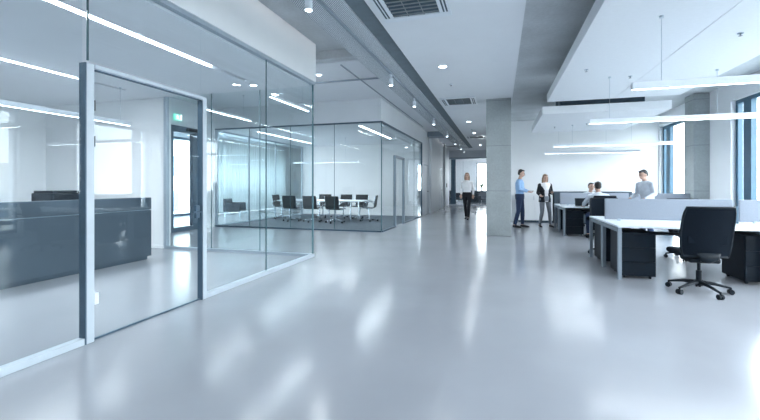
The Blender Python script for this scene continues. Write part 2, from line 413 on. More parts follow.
g = thing('glass_partition', 'short glass wall closing the back of the reception room, slim grey frame', 'glass wall', (-3.26, 6.61, 0))
run(g, 'x', -3.28, -.02, [-2.2, -1.1], .05, 3.12, m='glasst')
mb = MB(); mb.box(-3.34, -.04, -.035, .02, 0, .05); mb.box(-3.34, -3.27, -.04, .04, .05, 3.12); mb.build('frame', M['alu'], g, bevel=.004)

g = thing('glass_partition', 'glass front of the meeting room with thin dark top rail', 'glass wall', (MX, 10.54, 0))
run(g, 'x', EX + 3.16, 0, [-4.2, -2.8, -1.4], .04, 3.02, m='glasst')
mb = MB(); mb.box(EX + 3.12, .03, -.03, .03, 3.02, 3.06); mb.box(EX + 3.12, .0, -.03, .03, 0, .04)
mb.build('frame', M['dkframe'], g, bevel=.003)
mb = MB(); mb.box(EX + 3.12, EX + 3.20, -.035, .035, .04, 3.02); mb.build('post', M['alu'], g, bevel=.003)
g = thing('glass_partition', 'side glass of the meeting room beside the corridor with a framed glass door', 'glass wall', (MX, 10.54, 0))
run(g, 'y', .0, 1.41, [], .04, 3.02, m='glasst'); run(g, 'y', 2.65, 5.88, [4.35], .04, 3.02, m='glasst')
MB().box(-.006, .006, 1.41, 2.65, 2.22, 3.02).build('pane', M['glasst'], g)
mb = MB(); mb.box(-.03, .03, .03, 5.9, 3.02, 3.06); mb.box(-.03, .03, .03, 1.41, 0, .04); mb.box(-.03, .03, 2.65, 5.9, 0, .04)
mb.box(-.03, .03, 5.84, 5.9, .04, 3.02)
mb.build('frame', M['dkframe'], g, bevel=.003)
mb = MB(); mb.box(-.012, .012, -.012, .012, .04, 3.02); mb.build('corner_joint', M['edge'], g)
d = sroot('door_2', (MX, 11.95, 0)); fr = MB()
fr.box(-.04, .04, 0, .07, 0, 2.22); fr.box(-.04, .04, 1.17, 1.24, 0, 2.22); fr.box(-.04, .04, .07, 1.17, 2.15, 2.22)
fr.build('door_frame', M['duct'], d, bevel=.004)
MB().box(-.006, .006, .08, 1.16, .01, 2.14).build('leaf', M['glasst'], d)

# far-left glazing : frame of the meeting room's left side + exterior door
g = thing('glass_partition', 'framed glass wall on the left of the meeting room, curtains glowing behind', 'glass wall', (EX, 10.54, 0))
run(g, 'y', .0, 5.76, [1.75, 3.5], .04, 2.98, m='glasst')
mb = MB(); mb.box(-.03, .03, 0, 5.76, 2.98, 3.06); mb.box(-.03, .03, .04, 5.76, 0, .04); mb.box(-.03, .03, 5.68, 5.76, .04, 2.98)
for y in (1.75, 3.5): mb.box(-.025, .025, y - .02, y + .02, .04, 2.98)
mb.build('frame', M['alu'], g, bevel=.003)
# exterior door with glass and exit sign
wx = MB(); wx.box(EX - .15, EX - .01, 6.7, 8.78, 0, 3.68); wx.box(EX - .15, EX - .01, 10.15, 10.5, 0, 3.68); wx.box(EX - .15, EX - .01, 8.78, 10.15, 2.95, 3.68)
wx.box(EX - .15, EX - .01, 10.5, 16.5, 3.06, 3.68)
struct(wx.build('wall_lounge_glazed', M['wallcool']))
struct(MB().box(EX - .13, -6.64, 6.65, 6.75, 0, 3.15).build('wall_cross_corridor', M['wall']))
d = sroot('door_3', (EX - .08, 8.78, 0)); fr = MB()
fr.box(-.06, .06, 0, .10, 0, 2.95); fr.box(-.06, .06, .82, 1.37, 0, 2.95); fr.box(-.06, .06, .1, .82, 2.78, 2.95); fr.box(-.06, .06, .1, .82, 0, .12)
fr.build('door_frame', M['dkframe'], d, bevel=.004)
MB().box(-.006, .006, .1, .82, .12, 2.78).build('leaf', M['wglass'], d)
cl = MB(); cl.box(.06, .13, .55, 1.05, 2.84, 2.92); cl.tube([(.12, .6, 2.86), (.22, .85, 2.82), (.1, 1.1, 2.80)], .012, 8); cl.build('door_closer', M['black'], d, bevel=.004)
e = thing('exit_sign', 'small green running man exit sign above the dark framed outside door', 'exit sign', (EX + .0, 8.98, 3.17))
MB().box(0, .05, -.13, .13, -.085, .085).build('housing', M['exit'], e, bevel=.006)
p = MB(); p.ball((.055, -.05, .055), (.006, .016, .016), 1); p.tube([(.054, -.04, .035), (.054, -.02, -.015)], .013, 6)
p.tube([(.054, -.02, -.015), (.054, .02, -.035), (.054, .01, -.075)], .009, 6); p.tube([(.054, -.02, -.015), (.054, -.05, -.045), (.054, -.085, -.05)], .009, 6)
p.tube([(.054, -.04, .03), (.054, .0, .015), (.054, .02, .03)], .007, 6); p.tube([(.054, -.04, .03), (.054, -.075, .01), (.054, -.085, -.015)], .007, 6)
p.box(.05, .058, .07, .12, -.07, .07); p.build('pictogram', M['exitw'], e)

# corridor doors on the left wall
for k, (y, nm) in enumerate(((21.3, 'door_4'), (16.9, 'door_5'))):
    d = sroot(nm, (-3.14, y, 0)); f = MB(); f.box(0, .03, 0, .06, 0, 2.2); f.box(0, .03, 1.0, 1.06, 0, 2.2); f.box(0, .03, .06, 1.0, 2.14, 2.2)
    f.build('door_frame', M['alu'], d); MB().box(0, .015, .06, 1.0, .01, 2.14).build('leaf', M['wallcool'], d)
    h = MB(); h.tube([(.015, .9, 1.02), (.07, .9, 1.02), (.07, .78, 1.02)], .012, 8); h.build('door_handle', M['black'], d)
tag(MB().box(-3.14, -3.11, 24.6, 24.72, 1.15, 1.4).build('access_reader', M['black'], bevel=.006), 'small black access reader on the corridor wall beside the far opening', 'card reader')

# ------------------------------------------------------------------ curtains in the lounge
def curtain(y0, y1, label, x=-12.0):
    b = bmesh.new(); n = int((y1 - y0) / .03); A = []; 
    for i in range(n + 1):
        y = y0 + (y1 - y0) * i / n; xx = x + .05 * sin(i * .03 * 2 * pi / .17) + .02 * sin(i * .31)
        A.append((b.verts.new((xx, y, .03)), b.verts.new((xx, y, 3.4))))
    for i in range(n): b.faces.new((A[i][0], A[i + 1][0], A[i + 1][1], A[i][1]))
    me = bpy.data.meshes.new('curtain'); b.to_mesh(me); b.free(); me.materials.append(M['curtain'])
    for p in me.polygons: p.use_smooth = True
    o = bpy.data.objects.new('curtain', me); COL.objects.link(o)
    s = o.modifiers.new('thickness', 'SOLIDIFY'); s.thickness = .004
    return tag(o, label, 'curtain', 'sheer curtains')
curtain(13.9, 17.15, 'sheer white curtain hanging left of the meeting room behind the armchair')
curtain(17.2, 20.8, 'sheer white curtain hanging behind the left end of the meeting table')
tag(MB().box(-12.08, -11.92, 10.2, 20.9, 3.4, 3.46).build('curtain_rail', M['plastic']), 'white rail carrying the sheer curtains at the left', 'curtain rail')

# ------------------------------------------------------------------ ceiling fittings
tag(MB().box(-2.4, -1.8, -4.4, 24.6, 3.5, 3.56).build('perforated_ceiling_strip', M['perf']), 'long perforated metal ceiling strip beside the dark slot', 'ceiling panel')
tr = MB(); tr.box(-2.065, -2.03, 1.0, 24.4, 3.462, 3.5)
tag(tr.build('light_track', M['legs'], bevel=.003), 'thin white lighting track under the perforated ceiling strip', 'light track')
# spotlight prototype: mount on track, stem, cylinder head, lens
def spot():
    r = thing('track_spotlight', '', 'spotlight', (-2.047, 4.0, 3.462), 0)
    MB().box(-.016, .016, -.06, .06, -.03, 0).build('adapter', M['plastic'], r, bevel=.003)
    MB().tube([(0, 0, -.03), (0, 0, -.09)], .009, 10).build('stem', M['plastic'], r)
    h = MB(); h.tube([(0, 0, -.07), (0, 0, -.075), (0, .0, -.205), (0, 0, -.21)], [.03, .043, .043, .041], 20); h.build('head', M['plastic'], r, smooth=False)
    MB().tube([(0, 0, -.2), (0, 0, -.214)], .036, 20).build('lens', M['lampb'], r)
    return r
s0 = spot(); names = ['nearest of the track spotlights, large at the top of the view', 'second track spotlight from the camera, above the meeting room corner', 'third track spotlight from the camera along the corridor',
  'fourth track spotlight from the camera along the corridor', 'fifth track spotlight from the camera along the corridor', 'sixth track spotlight from the camera along the corridor', 'seventh track spotlight from the camera, one before the last', 'last track spotlight at the far end of the corridor']
for k, y in enumerate((4.05, 7.57, 9.8, 12.86, 16.25, 19.4, 22.2, 24.2)):
    lb = 'white ' + names[k]
    if k == 0: s0.location.y = y; s0['label'] = lb; s0['group'] = 'spotlights on the ceiling track'; o = s0
    else: o = dup(s0, None, (-2.047, y, 3.462), 0, lb, 'spotlights on the ceiling track')
    l = bpy.data.lights.new('spot_light', 'SPOT'); l.energy = .8; l.spot_size = R(75); l.spot_blend = .6; l.color = (.92, .97, 1); l.shadow_soft_size = .04
    lo = bpy.data.objects.new('spot_light', l); COL.objects.link(lo); lo.location = (-2.047, y, 3.24)

# cassettes
def cassette(y0, y1, label):
    cx = -1.03; cy = (y0 + y1) / 2; L = (y1 - y0) / 2
    r = thing('air_conditioning_cassette', label, 'air vent', (cx, cy, 3.5), 0, 'ceiling air conditioning cassettes')
    f = MB(); W = .44; w2 = .30
    f.box(-W, W, L, L + .12, -.02, 0); f.box(-W, W, -L - .12, -L, -.02, 0)
    f.box(-W, -w2, -L, L, -.02, 0); f.box(w2, W, -L, L, -.02, 0); f.build('frame', M['plastic'], r, bevel=.005)
    g = MB(); g.box(-w2, w2, -L, L, -.004, -.001); g.build('opening', M['dark'], r)
    g = MB(); n = 9
    for k in range(n): y = -L + (k + .5) * 2 * L / n; g.box(-w2, w2, y - .012, y + .012, -.014, -.006)
    for x in (-.1, .1): g.box(x - .006, x + .006, -L, L, -.016, -.012)
    g.build('grille', M['grille'], r)
    for x in (-.395, -.355, .355, .395):
        MB().box(x - .010, x + .010, -L + .02, L - .02, -.023, -.0195).build('air_slot', M['dark'], r)
cassette(4.2, 5.07, 'large square ceiling air cassette, nearest the camera, at the top of the view')
cassette(10.25, 11.05, 'ceiling air cassette beside the top of the concrete column')
cassette(18.4, 19.2, 'smallest ceiling air cassette, farthest along the corridor')

def downlight(x, y, z, label, power=1.5, r_=.075):
    r = thing('downlight', label, 'ceiling light', (x, y, z), 0, 'round recessed downlights')
    m_ = MB(); n = 24
    a = [m_.b.verts.new((cos(2 * pi * k / n) * (r_ + .018), sin(2 * pi * k / n) * (r_ + .018), 0)) for k in range(n)]
    b = [m_.b.verts.new((cos(2 * pi * k / n) * (r_ + .015), sin(2 * pi * k / n) * (r_ + .015), -.008)) for k in range(n)]
    c = [m_.b.verts.new((cos(2 * pi * k / n) * r_, sin(2 * pi * k / n) * r_, -.008)) for k in range(n)]
    e = [m_.b.verts.new((cos(2 * pi * k / n) * r_ * .95, sin(2 * pi * k / n) * r_ * .95, -.002)) for k in range(n)]
    for A, B_ in ((a, b), (b, c), (c, e)):
        for k in range(n): m_.b.faces.new((A[k], A[(k + 1) % n], B_[(k + 1) % n], B_[k]))
    m_.build('ring', M['plastic'], r); MB().tube([(0, 0, -.005), (0, 0, -.001)], r_ * .96, 24).build('lens', M['lampb'], r)
    if power:
        l = bpy.data.lights.new('downlight_lamp', 'AREA'); l.shape = 'DISK'; l.size = .14; l.energy = power; l.color = (.92, .97, 1)
        lo = bpy.data.objects.new('downlight_lamp', l); COL.objects.link(lo); lo.location = (x, y, z - .02)
downlight(-1.02, 7.45, 3.5, 'round recessed downlight nearest the camera in the corridor ceiling')
downlight(-1.04, 14.2, 3.5, 'second round downlight in the corridor ceiling, left of the column')
downlight(-1.04, 17.3, 3.5, 'third round downlight in the corridor ceiling, just before the last air cassette')
downlight(-1.04, 22.6, 3.5, 'farthest round downlight in the corridor ceiling')
downlight(-1.6, 28.0, 3.5, 'added round fill lamp in the far room ceiling past the far opening', 30)  # fill lamp added to brighten the far room
downlight(-4.26, 6.25, 3.1, 'round downlight in the reception room ceiling near the end of the light slot', 2, .06)
downlight(-3.75, 7.9, 3.68, 'round downlight behind the far corner of the reception room glass', 2, .06)
for x, y, z, lb in ((-1.02, 8.8, 3.5, 'small round ceiling sensor behind the nearest corridor downlight'), (-1.06, 16.1, 3.5, 'small round ceiling sensor in the far corridor ceiling')):
    r = thing('ceiling_sensor', lb, 'sensor', (x, y, z), 0, 'ceiling sensors')
    MB().tube([(0, 0, 0), (0, 0, -.015), (0, 0, -.03)], [.045, .042, .025], 20).build('sensor_body', M['plastic'], r)
    MB().ball((0, 0, -.03), .018, 1).build('sensor_eye', M['black'], r)
for x, y, z in ((2.0, 7.3, 3.05), (2.65, 5.6, 3.05), (1.25, 6.7, 3.05), (2.1, 11.2, 2.86), (1.4, 11.6, 2.86)):
    lbs = {7.3: 'tiny sprinkler head in the middle of the big hanging ceiling panel', 5.6: 'tiny sprinkler head above the nearest pendant light', 6.7: 'tiny sprinkler head near the left edge of the big ceiling panel', 11.2: 'dark sprinkler head under the farther ceiling panel, right one', 11.6: 'sprinkler head under the farther ceiling panel, left one'}
    r = thing('sprinkler_head', lbs[y], 'sprinkler', (x, y, z), 0, 'sprinkler heads')
    MB().tube([(0, 0, 0), (0, 0, -.008)], .03, 16).build('rosette', M['chrome'], r)
    MB().tube([(0, 0, -.008), (0, 0, -.03), (0, 0, -.032), (0, 0, -.036)], [.009, .007, .02, .02], 12).build('nozzle', M['grille'], r)

# floating acoustic panels (right)
def acoustic(y0, y1, label, z=3.05, x0=-1.15):
    r = thing('acoustic_ceiling_panel', label, 'ceiling panel', (2.1, (y0 + y1) / 2, z), 0, 'hanging acoustic panels'); L = (y1 - y0) / 2
    b = MB(); b.box(x0, .10, -L, L, 0, .17); b.box(.105, 1.25, -L, L, 0, .17); b.build('panel', M['panel'], r, bevel=.004)
    for x in (-.8, .9):
        for y in (-L * .7, L * .7): MB().tube([(x, y, .17), (x, y, 3.6 - z)], .006, 6).build('hanger', M['alu'], r)
acoustic(-1.5, 9.1, 'large white acoustic ceiling panel hanging over the near desks')
acoustic(9.5, 12.75, 'smaller white acoustic ceiling panel hanging over the far desks', 2.86, -1.2)
tag(MB().box(1.3, 2.95, 9.75, 10.6, 3.08, 3.598).build('gap_shade_block', M['dark'], bevel=.01), 'dark block standing in for shade in the gap between the two hanging ceiling panels', 'duct')  # dark block added to make the gap above the farther panel read as shade

# linear pendants
def pendant(x0, x1, y, z, label, wires, axis='x', power=6, grp='linear pendant lights over the desks', top=3.05, h=.075):
    L = (x1 - x0) / 2; c = (x0 + x1) / 2
    loc = (c, y, z) if axis == 'x' else (y, c, z)
    r = thing('linear_pendant_light', label, 'pendant light', loc, 0 if axis == 'x' else pi / 2, grp)
    b = MB(); b.box(-L, L, -.03, .03, .012, h); b.box(-L, L, -.03, -.022, 0, .012); b.box(-L, L, .022, .03, 0, .012); b.box(-L, -L + .004, -.022, .022, 0, .012); b.box(L - .004, L, -.022, .022, 0, .012)
    b.build('housing', M['plastic'], r, bevel=.002)
    MB().box(-L + .005, L - .005, -.021, .021, .001, .011).build('diffuser', M['lampb'], r)
    for wx in wires:
        k = MB(); k.tube([(wx - c, 0, h), (wx - c, 0, top - z)], .0025, 6); k.tube([(wx - c, 0, top - z - .02), (wx - c, 0, top - z)], .02, 12); k.build('wire', M['alu'], r)
    if power:
        l = bpy.data.lights.new('pendant_lamp', 'AREA'); l.shape = 'RECTANGLE'; l.size = 2 * L; l.size_y = .04; l.energy = power; l.color = (.90, .96, 1)
        lo = bpy.data.objects.new('pendant_lamp', l); COL.objects.link(lo); lo.location = (loc[0], loc[1], z - .006); lo.rotation_euler = (0, 0, r.rotation_euler[2])
pendant(1.33, 4.3, 4.8, 2.3, 'white linear pendant light nearest the camera over the front desk', (1.6, 3.2))
pendant(1.40, 4.4, 7.27, 2.3, 'white linear pendant light hung second from the camera above the felt desk screen', (1.7, 3.15))
pendant(1.36, 4.1, 11.4, 2.3, 'white linear pendant light hung third from the camera, against the white wall', (1.8, 3.15), top=2.86)
pendant(1.39, 4.07, 13.9, 2.3, 'white linear pendant light farthest from the camera, lowest in the view', (1.8, 3.15), top=3.6)
pendant(1.33, 4.3, 2.3, 2.3, 'white linear pendant light beside the camera, outside the view', (1.6, 3.2))
pendant(1.5, 5.9, -6.72, 2.42, 'suspended light line above the dark reception counter', (2.2, 5.7), 'y', 9, 'light lines in the glazed rooms', 3.1)
pendant(-7.5, -4.9, 13.6, 2.12, 'suspended light line above the meeting table', (-7.0, -5.4), 'x', 9, 'light lines in the glazed rooms', 3.02, .05)
pendant(7.1, 8.8, -4.45, 3.08, 'suspended light line in the passage between the two glazed rooms', (7.4, 8.5), 'y', 4, 'light lines in the glazed rooms', 3.68, .05)
pendant(7.6, 9.4, -6.5, 3.04, 'suspended light line deeper in the passage towards the outside door', (7.9, 9.1), 'y', 4, 'light lines in the glazed rooms', 3.68, .05)
# recessed light lines
def recessed(x, y0, y1, z, label, p=16):
    o = MB().box(x - .045, x + .045, y0, y1, z + .02, z + .035).build('recessed_light', M['lampb'])
    tag(o, label, 'ceiling light', 'recessed light lines')
    l = bpy.data.lights.new('recessed_lamp', 'AREA'); l.shape = 'RECTANGLE'; l.size = .07; l.size_y = y1 - y0; l.energy = p; l.color = (.90, .96, 1)
    lo = bpy.data.objects.new('recessed_lamp', l); COL.objects.link(lo); lo.location = (x, (y0 + y1) / 2, z + .015)
struct(MB().box(-4.24, -4.16, 5.12, 5.98, 3.15, 3.165).build('slot_shade_near', M['dark'])); struct(MB().box(-6.86, -6.78, 5.02, 5.88, 3.15, 3.165).build('slot_shade_far', M['dark']))  # dark strips added as painted shade in the unlit ends of the light slots
recessed(-4.2, 1.0, 5.1, 3.1, 'bright recessed light line in the reception room ceiling nearest the glass', 20)
recessed(-6.82, 1.0, 5.0, 3.1, 'bright recessed light line in the reception room ceiling farther from the glass', 26)
recessed(-3.9, 10.95, 14.4, 3.02, 'recessed light line in the meeting room ceiling beside the corridor glass', 5)
recessed(-7.5, 11.2, 15.0, 3.02, 'recessed light line in the meeting room ceiling on the curtain side', 8)

# pipes under the passage ceiling
tag(MB().tube([(-8, 8.3, 3.62), (-2.45, 8.3, 3.62)], .02, 12).build('ceiling_pipe', M['duct'], smooth=True), 'thin pipe crossing the passage ceiling between the glazed rooms', 'pipe')
tag(MB().box(-3.0, -2.98, 7.3, 16, 3.645, 3.665).build('cable_conduit', M['duct']), 'grey conduit running along the ceiling towards the meeting room bulkhead', 'conduit')

# ------------------------------------------------------------------ meeting room
tag(MB().box(EX + .06, MX - .12, 10.6, 16.28, 0, .012).build('carpet', M['carpet']), 'charcoal carpet covering the meeting room floor', 'carpet')
tb = thing('meeting_table', 'long white meeting table on chrome legs inside the glazed room', 'table', (-6.25, 13.65, .012))
MB().box(-1.65, 1.65, -.6, .6, .70, .735).build('tabletop', M['desk'], tb, bevel=.012)
for x in (-1.2, 0, 1.2):
    l = MB()
    for y in (-.42, .42): l.tube([(x, y, .0), (x, y, .70)], .028, 14)
    l.box(x - .03, x + .03, -.42, .42, .66, .70); l.build('leg', M['chrome'], tb, smooth=False)

def conf_chair():
    r = thing('conference_chair', '', 'chair', (0, 0, 0), 0)
    # sling profile in y,z (front = -y)
    prof = [(-.24, .435), (-.22, .455), (-.1, .45), (.05, .435), (.15, .44), (.205, .48), (.225, .56), (.235, .68), (.255, .80), (.27, .86)]
    def sheet(pts, name, m_):
        mb = MB(); t_ = .022; up = []; lo = []
        for i, (y, z) in enumerate(pts):
            a = pts[max(0, i - 1)]; b = pts[min(len(pts) - 1, i + 1)]; d = V((b[0] - a[0], b[1] - a[1])).normalized(); n = V((-d.y, d.x))
            up.append((y + n.x * t_ / 2, z + n.y * t_ / 2)); lo.append((y - n.x * t_ / 2, z - n.y * t_ / 2))
        mb.prism(up + lo[::-1], 'x', -.235, .235); return mb.build(name, m_, r, bevel=.006)
    sheet(prof[:6], 'seat', M['leather']); sheet(prof[5:], 'backrest', M['leather'])
    rb = MB()
    for y, z in [(-.16, .463), (-.05, .458), (.06, .447)]: rb.tube([(-.235, y, z), (.235, y, z)], .007, 6)
    for y, z in [(.21, .56), (.222, .64), (.235, .72), (.248, .8)]: rb.tube([(-.235, y - .008, z), (.235, y - .008, z)], .007, 6)
    rb.build('ribbing', M['leather'], r)
    for s in (-1, 1):
        a = MB(); a.tube([(s * .245, -.12, .44), (s * .28, -.13, .54), (s * .285, -.1, .645), (s * .285, .1, .655), (s * .27, .2, .62), (s * .245, .225, .56)], .011, 8, True); a.build('armrest', M['chrome'], r, smooth=True)
        f = MB(); f.tube([(s * .24, y, z) for y, z in prof], .011, 8); f.build('side_rail', M['chrome'], r, smooth=True)
    c = MB(); c.box(-.24, .24, -.03, .03, .41, .43); c.tube([(0, 0, .09), (0, 0, .415)], .022, 12); c.build('column', M['chrome'], r)
    b = MB()
    for k in range(5):
        a = 2 * pi * k / 5 + .3; b.tube([(0, 0, .1), (cos(a) * .17, sin(a) * .17, .075), (cos(a) * .3, sin(a) * .3, .06)], [(.02, .02), (.015, .015), (.01, .01)], 8)
    bb = b.build('base', M['chrome'], r)
    for k in range(5):
        a = 2 * pi * k / 5 + .3; x, y = cos(a) * .3, sin(a) * .3; cs = MB(); px, py = -sin(a), cos(a)
        cs.tube([(x - px * .02, y - py * .02, .027), (x + px * .02, y + py * .02, .027)], .027, 12); cs.tube([(x, y, .03), (x, y, .06)], .008, 8); cs.build('caster', M['black'], bb)
    return r
c0 = conf_chair()
G = 'conference chairs around the meeting table'
spots = [(-8.0, 13.6, pi / 2, 'conference chair at the left head of the meeting table'),
 (-7.1, 12.8, pi, 'conference chair, leftmost of three near side chairs at the meeting table'),
 (-6.28, 12.75, pi, 'conference chair, middle of three near side chairs at the meeting table'),
 (-5.36, 12.6, pi - .1, 'conference chair, rightmost of three near side chairs at the meeting table'),
 (-6.75, 14.6, .1, 'conference chair, leftmost of three on the wall side of the meeting table'),
 (-5.88, 14.6, -.1, 'conference chair, middle of three on the wall side of the meeting table'),
 (-5.18, 14.55, 0, 'conference chair, rightmost of three on the wall side of the meeting table'),
 (-4.5, 13.6, -pi / 2 + .15, 'conference chair at the right head of the meeting table beside the corridor glass')]
# front of chair is local -y: near side chairs must face +y (pi)
for k, (x, y, rz, lb) in enumerate(spots):
    if k == 0: rz = pi / 2
    rz2 = {0: pi / 2, 7: -pi / 2 + .15}.get(k, rz)
    lb = 'dark leather ' + lb; c0.scale = (1.08, 1.08, 1.06)
    if k == 0: c0.location = (x, y, .012); c0.rotation_euler.z = rz2; c0['label'] = lb; c0['group'] = G
    else: dup(c0, None, (x, y, .012), rz2, lb, G)
# lounge armchair
a = thing('lounge_armchair', 'dark tub armchair beyond the left glass, in front of the bright curtains', 'armchair', (-10.1, 13.6, 0), 1.9)
MB().box(-.34, .34, -.34, .28, .28, .42).build('seat', M['sofa'], a, bevel=.05, seg=3)
MB().box(-.38, .38, .22, .36, .25, .76).build('backrest', M['sofa'], a, bevel=.05, seg=3)
for s in (-1, 1): MB().box(s * .38, s * .28, -.32, .25, .25, .60).build('armrest', M['sofa'], a, bevel=.04, seg=3)
for sx in (-.3, .3):
    for sy in (-.28, .28): MB().tube([(sx, sy, .27), (sx * 1.08, sy * 1.08, 0)], [.016, .010], 8).build('leg', M['chrome'], a)

# ------------------------------------------------------------------ reception counter
c = thing('reception_counter', 'long dark slate reception counter inside the near glass room', 'counter', (-6.22, 3.25, 0))
b = MB(); b.box(-.35, .33, -2.6, 2.35, .06, .86); b.build('body', M['counter'], c, bevel=.004)
MB().box(-.30, .29, -2.55, 2.3, 0, .06).build('plinth', M['dark'], c)
MB().box(-.34, .31, -2.58, 2.33, .86, .875).build('shadow_gap', M['counterlite'], c)
MB().box(.12, .33, -2.6, 2.35, .875, 1.08).build('upstand', M['counter'], c, bevel=.004)
MB().box(-.4, .12, -2.6, 2.35, .875, .90).build('worktop', M['counterlite'], c, bevel=.003)
pr = thing('printer', 'flat black office machine standing on the reception counter', 'printer', (-6.42, 4.45, .90))
MB().box(-.22, .22, -.27, .27, 0, .28).build('body', M['black'], pr, bevel=.012); MB().box(-.2, .2, -.25, .25, .28, .315).build('lid', M['pedestal'], pr, bevel=.008)

# ------------------------------------------------------------------ desks
def desk(x0, x1, yf, yb, label, facing):
    """yf = user edge, yb = middle edge"""
    cx = (x0 + x1) / 2; cy = (yf + yb) / 2; hx = (x1 - x0) / 2; hy = abs(yb - yf) / 2
    r = thing('office_desk', label, 'desk', (cx, cy, 0), 0, 'white bench desks')
    MB().box(-hx, hx, -hy, hy, .715, .74).build('tabletop', M['desk'], r, bevel=.003)
    for sx in (-1, 1):
        for sy in (-1, 1):
            X = sx * (hx - .024); Y = sy * (hy - .028)
            MB().box(X - .024, X + .024, Y - .026, Y + .026, 0, .715).build('leg', M['legs'], r, bevel=.003)
        X = sx * (hx - .03)
        MB().box(X - .025, X + .025, -hy + .06, hy - .06, .65, .70).build('side_rail', M['legs'], r, bevel=.003)
    MB().box(-hx + .06, hx - .06, hy * .5, hy * .5 + .04, .66, .70).build('beam', M['black'], r) 
    MB().box(-hx + .5, hx - .5, -.2, .1, .60, .62).build('cable_tray', M['black'], r)
    return r
def pedestal(x, y, label, face):
    r = thing('drawer_pedestal', label, 'drawer unit', (x, y, 0), 0 if face < 0 else pi, 'black drawer pedestals')
    MB().box(-.21, .21, -.26, .30, .04, .64).build('body', M['pedestal'], r, bevel=.004)
    for z0, z1 in ((.045, .24), (.243, .438), (.441, .636)):
        dr = MB().box(-.205, .205, -.28, -.262, z0, z1).build('drawer', M['pedestal'], r, bevel=.003)
        MB().box(-.06, .06, -.288, -.28, z1 - .03, z1 - .018).build('handle', M['black'], dr)
    for sx in (-.16, .16):
        for sy in (-.2, .24): MB().tube([(sx - .012, sy, .02), (sx + .012, sy, .02)], .02, 10).build('caster', M['black'], r)
def screen(x0, x1, y, label):
    r = thing('desk_screen', label, 'desk divider', ((x0 + x1) / 2, y, .74), 0, 'grey felt desk screens'); h = (x1 - x0) / 2
    MB().box(-h, h, -.015, .015, .02, .345).build('felt_panel', M['screen'], r, bevel=.012, seg=3)
    for x in (-h + .2, h - .2): MB().box(x - .02, x + .02, -.02, .02, 0, .03).build('bracket', M['alu'], r)
D = [(1.555, 3.28), (3.31, 4.97)]
for k, (x0, x1) in enumerate(D):
    w_ = ['left', 'right'][k]
    desk(x0, x1, 6.21, 7.12, 'white bench desk on the near side of the front row, %s one' % w_, -1)
    desk(x0, x1, 8.05, 7.14, 'white bench desk on the far side of the front row, %s one behind the screen' % w_, 1)
    screen(x0 + .04, x1 - .0, 7.13, 'pale grey felt screen on the front row of desks, %s one' % w_)
    desk(x0, x1, 11.15, 12.08, 'white bench desk on the near side of the back row, %s one' % w_, -1)
    desk(x0, x1, 13.02, 12.10, 'white bench desk on the far side of the back row, %s one' % w_, 1)
    screen(x0 + .04, x1, 12.09, 'pale grey felt screen on the back row of desks, %s one' % w_)
pedestal(1.83, 6.58, 'black drawer pedestal under the left end of the nearest desk', -1)
pedestal(3.27, 6.64, 'black drawer pedestal under the nearest desk, right of the swivel chair', -1)
pedestal(1.83, 7.7, 'black drawer pedestal under the left end of the desk behind the front screen', 1)
pedestal(1.83, 11.5, 'black drawer pedestal under the left end of the back row, near side', -1)
pedestal(1.83, 12.7, 'black drawer pedestal under the left end of the back row, wall side', 1)

# gap post between screens
tag(MB().box(3.285, 3.315, 7.05, 7.11, .74, .99).build('desk_power_box', M['dkframe'], bevel=.004), 'dark upright box in the gap between the two front desk screens', 'power box')

